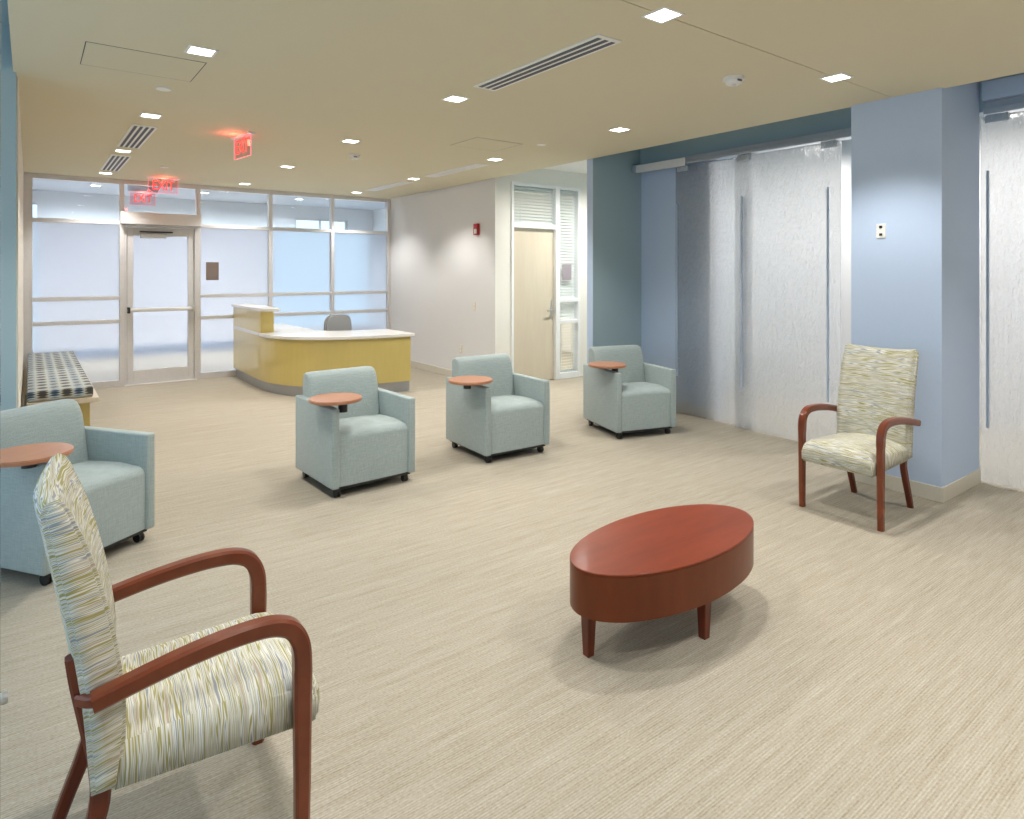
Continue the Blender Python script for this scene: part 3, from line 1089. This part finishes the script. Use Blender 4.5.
def make_armchair():
    """origin at base centre, front towards -y"""
    t = thing('tablet_armchair', 'x', 'armchair')
    hw, hd = AW / 2, AD / 2
    th = 0.056
    for s in (-1, 1):
        x0, x1 = (-hw, -hw + th) if s < 0 else (hw - th, hw)
        obj('arm_panel', box(x0, x1, -hd, hd, 0.07, 0.612, .012, 4), 'teal_fabric', t, True, True)
    # seat block: rounded front top edge, crowned seat
    iw = hw - th - 0.001
    bm = bmesh.new()
    prof = [(-hd + 0.012, 0.078), (-hd + 0.010, 0.385)]
    for k in range(1, 7):
        a = k / 6 * pi / 2
        prof.append((-hd + 0.010 + 0.055 * (1 - cos(a)), 0.385 + 0.05 * sin(a)))
    prof += [(-hd + 0.20, 0.447), (-hd + 0.34, 0.440), (hd - 0.10, 0.425), (hd - 0.10, 0.078)]
    N = 10
    rings = []
    for i in range(N + 1):
        u = -1 + 2 * i / N
        e = 1 - abs(u) ** 6
        ring = []
        for (y, z) in prof:
            zz = z
            yy = y
            if z > 0.3:
                zz = z - 0.007 * (1 - e) + 0.005 * (1 - u * u)
            if y < -hd + 0.05:
                yy = y + 0.005 * (1 - e)
            ring.append(bm.verts.new((u * iw, yy, zz)))
        rings.append(ring)
    m = len(prof)
    for i in range(N):
        for k in range(m):
            bm.faces.new((rings[i][k], rings[i][(k + 1) % m], rings[i + 1][(k + 1) % m], rings[i + 1][k]))
    bm.faces.new(rings[0])
    bm.faces.new(rings[-1][::-1])
    obj('seat', bm, 'teal_fabric', t, True, True)
    # back cushion
    prof = [(0.10, 0.40), (0.115, 0.50), (0.135, 0.60), (0.165, 0.70), (0.190, 0.75), (0.215, 0.777), (0.24, 0.785), (0.275, 0.784),
            (0.30, 0.775), (0.312, 0.75), (0.318, 0.6), (0.318, 0.09), (0.225, 0.09), (0.225, 0.40)]
    bm = bmesh.new()
    rings = []
    bw = iw + 0.006
    us = [-1, -0.985, -0.95, -0.85, -0.6, -0.3, 0, 0.3, 0.6, 0.85, 0.95, 0.985, 1]
    for u in us:
        k_ = 1 - max(0, (abs(u) - 0.9) / 0.1) ** 2
        ring = []
        for (y, z) in prof:
            yc = 0.24
            zz = z if z < 0.6 else 0.6 + (z - 0.6) * (0.93 + 0.07 * k_)
            f = 0.92 + 0.08 * k_ if z > 0.39 else 1
            ring.append(bm.verts.new((u * bw if z > 0.62 else u * iw, yc + (y - yc) * f, zz)))
        rings.append(ring)
    m = len(prof)
    for i in range(len(us) - 1):
        for k in range(m):
            bm.faces.new((rings[i][k], rings[i][(k + 1) % m], rings[i + 1][(k + 1) % m], rings[i + 1][k]))
    bm.faces.new(rings[0])
    bm.faces.new(rings[-1][::-1])
    obj('backrest', bm, 'teal_fabric', t, True, True)
    obj('base_board', box(-hw + 0.03, hw - 0.03, -hd + 0.03, hd - 0.03, 0.055, 0.074), 'plastic_black', t)
    for sx in (-1, 1):
        for sy in (-1, 1):
            cx, cy = sx * (hw - 0.06), sy * (hd - 0.06)
            bm = bmesh.new()
            for q in (-0.016, 0.004):
                add_cyl(bm, 0.027, (cx + q, cy, 0.027), (cx + q + 0.012, cy, 0.027), 18)
            add_box(bm, cx - 0.014, cx + 0.014, cy - 0.02, cy + 0.02, 0.03, 0.06, .004)
            obj('caster', bm, 'rubber', t, True, True)
    return t


def add_tablet(t, lx, ly, off, r=0.178):
    """round writing tablet swivelled over the viewer-left arm; lx, ly from chair centre"""
    bm = bmesh.new()
    add_cyl(bm, r, (lx, ly, 0.650), (lx, ly, 0.672), 64, None, .004)
    tb = obj('tablet', bm, 'tablet', t, True, True)
    bm = bmesh.new()
    ax = -AW / 2 + 0.028
    px, py = lx + off, ly
    add_cyl(bm, 0.031, (px, py, 0.565 if px > ax + 0.06 else 0.60), (px, py, 0.646), 24)
    add_box(bm, min(px, ax) - 0.02, max(px, ax) + 0.02, py - 0.03, py + 0.03, 0.634, 0.6485, .003)
    add_box(bm, lx - 0.06, lx + 0.06, ly - 0.06, ly + 0.06, 0.640, 0.6495, .003)
    obj('swivel_mount', bm, 'plastic_black', t, True, True)


ALBL = ['pale seafoam armchair at the left edge, cropped by the frame, behind the big striped chair',
        'pale seafoam armchair in front of the yellow desk, left of the row of three',
        'pale seafoam armchair in the middle of the row, in front of the white wall',
        'pale seafoam armchair in the corner against the teal wall']
proto = make_armchair()
spots = [((0.054, 3.823), 35.0, (0.0, 3.86), 0.0), ((1.620, 4.168), 2.6, (1.684, 4.271), 0.055),
         ((2.889, 4.202), -2.2, (2.836, 4.342), -0.03), ((4.257, 4.102), -15.5, (4.324, 4.292), 0.085)]
chairs = []
for i, (N_, a, tb, off) in enumerate(spots):
    o = proto if i == 0 else copy_tree(proto)
    chairs.append(o)
for i, (N_, a, tb, off) in enumerate(spots):
    o = chairs[i]
    a = radians(a)
    e1 = Vector((cos(a), sin(a)))
    e2 = Vector((-sin(a), cos(a)))
    c = Vector(N_) + e1 * AW / 2 + e2 * AD / 2
    o.location = (c.x, c.y, 0)
    o.rotation_euler = (0, 0, a)
    tag(o, ALBL[i], 'armchair', 'seafoam tablet arm chairs')
    rel = Vector(tb) - c
    add_tablet(o, rel.dot(e1), rel.dot(e2), off)

# =================================================================== striped wooden arm chairs


def stripe_uv(o, kind):
    me = o.data
    uv = me.uv_layers.new(name='UVMap')
    for f in me.polygons:
        n = f.normal
        for li in f.loop_indices:
            v = me.vertices[me.loops[li].vertex_index].co
            if kind == 'seat':
                if abs(n.y) > 0.6:
                    u, w = v.x, (0.65 - v.z) * (1 if n.y > 0 else -1)
                elif n.x > 0.6:
                    u, w = v.z + 0.3, v.y
                else:
                    u, w = v.x, v.y
            else:
                if abs(n.y) > 0.6:
                    u, w = v.z - 0.25 * (v.x + 0.45), (0.65 + v.x) * (1 if n.y > 0 else -1)
                elif n.z > 0.6:
                    u, w = v.x * 1.0 + 2, v.y
                else:
                    u, w = v.z, v.y
            uv.data[li].uv = (u, w)


def make_stripe_chair():
    """origin on the floor between the front feet; faces +x"""
    t = thing('striped_armchair', 'x', 'chair')
    # ---- seat
    bm = bmesh.new()
    N = 16
    rings = []
    xs = [-0.44, -0.40, -0.30, -0.20, -0.10, -0.03, 0.01, 0.03, 0.042, 0.047]
    for i in range(N + 1):
        u = -1 + 2 * i / N
        ring_t, ring_b = [], []
        for x in xs:
            q = (x + 0.44) / 0.487
            top = 0.425 + 0.022 * q
            if x > -0.03:
                top -= 0.05 * ((x + 0.03) / 0.077) ** 3
            edge = max(0.0, (abs(u) - 0.80) / 0.20)
            crown = 0.028 * (1 - u * u) * min(1, (1 - q) * 4 + .25)
            z = top + crown - 0.020 * edge ** 2
            bulge = 0.006 * (1 - u * u) if x > 0.0 else 0
            ring_t.append((x + bulge, u * 0.222, z))
        for x in reversed(xs):
            q = (x + 0.44) / 0.487
            zb = 0.334 - 0.022 * q + (0.010 * ((x - 0.02) / 0.027) ** 2 if x > 0.02 else 0)
            ring_b.append((x if x < 0.04 else x - 0.004, u * 0.222, zb))
        rings.append([bm.verts.new(p) for p in ring_t + ring_b])
    m = len(rings[0])
    for i in range(N):
        for k in range(m):
            bm.faces.new((rings[i][k], rings[i][(k + 1) % m], rings[i + 1][(k + 1) % m], rings[i + 1][k]))
    bm.faces.new(rings[0])
    bm.faces.new(rings[-1][::-1])
    bmesh.ops.recalc_face_normals(bm, faces=bm.faces)
    es = [e for e in bm.edges if len(e.link_faces) == 2 and e.calc_face_angle(0) > 0.9]
    bmesh.ops.bevel(bm, geom=es, offset=0.009, segments=3, affect='EDGES')
    o = obj('seat', bm, 'stripe', t, True)
    stripe_uv(o, 'seat')
    # ---- back
    front = catmull([(-0.422, 0.345, 0), (-0.410, 0.45, 0), (-0.408, 0.55, 0), (-0.425, 0.68, 0), (-0.450, 0.80, 0), (-0.480, 0.91, 0), (-0.515, 1.0, 0)], 3)
    rear = catmull([(-0.478, 0.345, 0), (-0.484, 0.45, 0), (-0.492, 0.55, 0), (-0.510, 0.68, 0), (-0.532, 0.80, 0), (-0.553, 0.91, 0), (-0.570, 1.0, 0)], 3)
    topc = [Vector((-0.527, 1.018, 0)), Vector((-0.543, 1.026, 0)), Vector((-0.560, 1.018, 0))]
    loop = front + topc + rear[::-1]
    bm = bmesh.new()
    N = 14
    rings = []
    for i in range(N + 1):
        u = -1 + 2 * i / N
        ring = []
        for p in loop:
            x, z = p.x, p.y
            hw = 0.238 if z > 0.60 else 0.213 + 0.025 * max(0, (z - 0.52) / 0.08)
            hw = 0.230
            zz = z
            if z > 0.95:
                zz = z + 0.018 * (u * u) * (z - 0.95) / 0.09 - 0.006
            cx = x - 0.022 * (1 - u * u) * (1 if z > 0.5 else max(0, (z - 0.345) / 0.155))
            ring.append(bm.verts.new((cx, u * hw, zz)))
        rings.append(ring)
    m = len(loop)
    for i in range(N):
        for k in range(m):
            bm.faces.new((rings[i][k], rings[i][(k + 1) % m], rings[i + 1][(k + 1) % m], rings[i + 1][k]))
    c0 = bm.faces.new(rings[0])
    c1 = bm.faces.new(rings[-1][::-1])
    bmesh.ops.recalc_face_normals(bm, faces=bm.faces)
    bmesh.ops.bevel(bm, geom=list(set(c0.edges) | set(c1.edges)), offset=0.010, segments=3, affect='EDGES')
    o = obj('backrest', bm, 'stripe', t, True)
    stripe_uv(o, 'back')
    # ---- arms with front legs as one bent piece per side
    for s in (-1, 1):
        pts = [(-0.012, 0.0), (-0.010, 0.20), (-0.010, 0.40), (-0.010, 0.50), (-0.015, 0.556), (-0.035, 0.598), (-0.07, 0.619),
               (-0.12, 0.627), (-0.20, 0.625), (-0.30, 0.613), (-0.40, 0.594), (-0.44, 0.585), (-0.476, 0.577)]
        P = catmull([(x, s * (0.245 + 0.010 * min(1, max(0, -x / 0.4))), z) for x, z in pts], 5)
        n = len(P)
        sizes = []
        for i, p in enumerate(P):
            if p.z < 0.5 and p.x > -0.03:
                k = p.z / 0.5
                sizes.append((0.033 + 0.004 * k, 0.036 + 0.012 * k))
            else:
                k = min(1, max(0, -p.x / 0.5))
                sizes.append((0.042, 0.046 - 0.006 * k))
        bm = sweep(P, sizes, Vector((0, 1, 0)), 0.007)
        obj('arm', bm, 'cherry', t, True, True)
        # rear leg: curved, runs up behind the back
        P = catmull([(-0.560, s * 0.180, 0.0), (-0.525, s * 0.180, 0.10), (-0.487, s * 0.180, 0.20), (-0.460, s * 0.180, 0.30),
                     (-0.463, s * 0.190, 0.40), (-0.480, s * 0.196, 0.50), (-0.501, s * 0.198, 0.60), (-0.512, s * 0.198, 0.665)], 5)
        sizes = [(0.034, 0.030 + 0.012 * min(1, p.z / 0.3) - 0.014 * max(0, (p.z - 0.5) / 0.22)) for p in P]
        bm = sweep(P, sizes, Vector((0, 1, 0)), 0.006)
        obj('rear_leg', bm, 'cherry_leg', t, True, True)
        # short link behind the back joining arm tip and rear upright
        P = [Vector((-0.464, s * 0.250, 0.575)), Vector((-0.482, s * 0.238, 0.573)), Vector((-0.500, s * 0.212, 0.571))]
        bm = sweep(P, [(0.026, 0.024)] * 3, Vector((0, 0, 1)), 0.005)
        obj('arm_return', bm, 'cherry', t, True, True)
    return t


sc1 = make_stripe_chair()
sc2 = copy_tree(sc1)
tag(sc1, 'large striped armchair in the left foreground, seen from its side, facing right', 'chair', 'striped wooden armchairs')
sc1.location = (0.600, 1.945, 0)
sc1.rotation_euler = (0, 0, radians(-2.6))
tag(sc2, 'striped armchair with red wood arms standing in front of the blue pier', 'chair', 'striped wooden armchairs')
sc2.location = (4.035, 1.995, 0)
sc2.rotation_euler = (0, 0, radians(180 - 1.0))

# =================================================================== oval coffee table
t = thing('coffee_table', 'low oval cherry wood coffee table on tapered legs in the middle of the carpet', 'coffee table', (2.235, 1.85, 0))
A_, B_ = 0.527, 0.250


def ellipse(a, b, n=96):
    return [(a * cos(2 * pi * k / n), b * sin(2 * pi * k / n)) for k in range(n)]


obj('table_top', prism(ellipse(A_, B_), 0.376, 0.385, .002, 'z', 3), 'cherry_top', t, True, True)
obj('apron', prism(ellipse(A_ - 0.0005, B_ - 0.0005), 0.203, 0.3757, .002), 'cherry_apron', t, True, True)
for lx, ly in ((-0.440, 0.035), (0.375, 0.05), (0.035, -0.165), (0.0, 0.165)):
    bm = bmesh.new()
    b = bmesh.new()
    bmesh.ops.create_cube(b, size=1)
    for v in b.verts:
        k = 0.024 if v.co.z > 0 else 0.0165
        v.co = Vector((lx + (k if v.co.x > 0 else -k), ly + (k if v.co.y > 0 else -k), 0.2025 if v.co.z > 0 else 0.0))
    bmesh.ops.bevel(b, geom=b.edges[:], offset=.002, segments=2, affect='EDGES')
    merge(bm, b)
    obj('leg', bm, 'cherry_leg', t)

# =================================================================== reception desk
t = thing('reception_desk', 'curved maple reception desk with pale top and silver plinth', 'reception desk', (3.1, 8.2, 0))
OX, OY = 3.1, 8.2
outer = [(2.385, 9.96), (2.385, 9.30), (2.385, 8.90), (2.392, 8.60), (2.43, 8.30), (2.52, 8.04), (2.66, 7.82), (2.86, 7.655), (3.12, 7.54), (3.42, 7.465), (3.70, 7.425), (3.92, 7.405)]
oc = catmull([(x - OX, y - OY, 0) for x, y in outer], 6)


def offset(curve, d):
    out = []
    n = len(curve)
    for i, p in enumerate(curve):
        tdir = (curve[min(i + 1, n - 1)] - curve[max(i - 1, 0)]).normalized()
        nrm = Vector((-tdir.y, tdir.x, 0))
        out.append(p + nrm * d)
    return out


def band(c0, c1):
    return [(p.x, p.y) for p in c0] + [(p.x, p.y) for p in reversed(c1)]


inn = offset(oc, 0.03)
obj('front_panel', prism(band(oc, inn), 0.13, 0.70, .002), 'maple', t, True, True)
k0, k1 = offset(oc, 0.035), offset(oc, 0.06)
obj('toe_kick', prism(band(k0, k1), 0.0, 0.13), 'kick', t, True, True)
# worktop : pale slab following the curve, 0.75 deep
w0 = offset(oc, -0.035)
w0 = [(p if q.y + OY < 8.62 else q + Vector((-0.003, 0, 0))) for p, q in zip(w0, oc)]
ext = [Vector((3.965 - OX, w0[-1].y, 0))]
inner_pts = [(3.965 - OX, 8.17 - OY), (3.45 - OX, 8.25 - OY), (3.22 - OX, 8.36 - OY), (3.12 - OX, 8.56 - OY), (3.10 - OX, 8.9 - OY), (3.10 - OX, 9.96 - OY)]
obj('worktop', prism([(p.x, p.y) for p in w0 + ext] + inner_pts, 0.7005, 0.738, .004, 'z', 3), 'counter', t, True, True)
obj('side_panel', box(3.89 - OX, 3.915 - OX, 7.44 - OY, 8.12 - OY, 0.131, 0.70, .002), 'maple', t)
obj('side_panel', box(2.42 - OX, 3.05 - OX, 9.92 - OY, 9.95 - OY, 0.0, 0.70, .002), 'maple', t)
# raised screen on the left with its transaction counter
rc = [p for p in oc if p.y + OY > 8.60]
rc.append(Vector((2.392 - OX, 8.60 - OY, 0)))
rc.sort(key=lambda p: -p.y)
ri = [p + Vector((0.165, 0, 0)) for p in rc]
obj('raised_panel', prism(band(rc, ri), 0.7385, 1.02, .002), 'maple', t, True, True)
tc = [(2.36, 9.97), (2.355, 9.2), (2.36, 8.8), (2.375, 8.52), (2.40, 8.43), (2.44, 8.40), (2.55, 8.40), (2.60, 8.46), (2.61, 8.8), (2.61, 9.97)]
obj('transaction_counter', prism([(x - OX, y - OY) for x, y in tc], 1.021, 1.058, .004, 'z', 3), 'counter', t, True, True)

# task chair behind the desk
t = thing('task_chair', 'grey upholstered swivel chair behind the reception desk', 'office chair', (3.60, 8.75, 0), radians(8))
b = box(-0.215, 0.215, 0.20, 0.27, 0.48, 0.905, .0)
b.free()
bm = bmesh.new()
pts = []
for k in range(48):
    a = 2 * pi * k / 48
    ca, sa = cos(a), sin(a)
    pts.append((0.215 * (abs(ca) ** 0.55) * (1 if ca >= 0 else -1), 0.71 + 0.20 * (abs(sa) ** 0.6) * (1 if sa >= 0 else -1)))
obj('backrest', prism(pts, 0.18, 0.25, .02, 'y', 4), 'grey_fabric', t, True, True)
obj('seat', box(-0.23, 0.23, -0.25, 0.18, 0.43, 0.51, .03, 4), 'grey_fabric', t, True, True)
bm = bmesh.new()
add_box(bm, -0.03, 0.03, 0.10, 0.262, 0.405, 0.427, .004)
add_box(bm, -0.03, 0.03, 0.252, 0.272, 0.41, 0.66, .004)
obj('back_bracket', bm, 'plastic_black', t)
bm = bmesh.new()
add_cyl(bm, 0.028, (0, 0, 0.10), (0, 0, 0.43), 20)
obj('gas_lift', bm, 'plastic_black', t, True, True)
for k in range(5):
    a = 2 * pi * k / 5 + .3
    bm = bmesh.new()
    P = [Vector((0.02 * cos(a), 0.02 * sin(a), 0.10)), Vector((0.15 * cos(a), 0.15 * sin(a), 0.09)), Vector((0.28 * cos(a), 0.28 * sin(a), 0.065))]
    bm = sweep(P, [(0.05, 0.035), (0.04, 0.03), (0.03, 0.022)], Vector((-sin(a), cos(a), 0)), .005)
    f = obj('base_spoke', bm, 'plastic_black', t, True, True)
    bm = bmesh.new()
    q = Vector((-sin(a), cos(a), 0)) * 0.018
    c = Vector((0.28 * cos(a), 0.28 * sin(a), 0.027))
    add_cyl(bm, 0.027, c - q, c + q, 16)
    obj('caster', bm, 'rubber', f, True, True)

# =================================================================== bench on the left wall
t = thing('wall_bench', 'maple bench along the cream wall under the patterned cushions', 'bench', (0.235, 8.36, 0))
obj('bench_top', box(-0.25, 0.26, -1.62, 1.62, 0.385, 0.427, .004), 'maple_pale', t)
for y in (-1.50, 0.0, 1.47):
    obj('bench_leg', box(-0.235, 0.20, y, y + 0.035, 0.0, 0.3845, .003), 'maple', t)
obj('stretcher', box(-0.245, -0.225, -1.46, 1.46, 0.25, 0.3845, .002), 'maple', t)


def cushion(y0, y1, label):
    bm = box(-0.235, 0.235, -(y1 - y0) / 2, (y1 - y0) / 2, 0.0, 0.095, .02, 4)
    o = obj('bench_cushion', bm, 'bench_fabric', None, True, True)
    o.location = (0.22, (y0 + y1) / 2, 0.4275)
    tag(o, label, 'cushion', 'patterned bench cushions')


cushion(6.77, 8.26, 'nearer blue and brown patterned cushion on the wall bench')
cushion(8.265, 9.95, 'farther blue and brown patterned cushion, next to the glass wall')

# =================================================================== glass leaf at the extreme left edge
t = thing('glass_door_leaf', 'edge of a clear glass door leaf with a round knob at the extreme left edge', 'glass door', (-0.046, 1.05, 0))
obj('glass', box(-0.005, 0.005, -0.45, 0.45, 0.012, 2.64, .002), 'glass', t)
bm = bmesh.new()
add_cyl(bm, 0.011, (0.005, 0.43, 0.77), (0.016, 0.43, 0.77), 20, None, .002)
obj('knob', bm, 'steel', t, True, True)
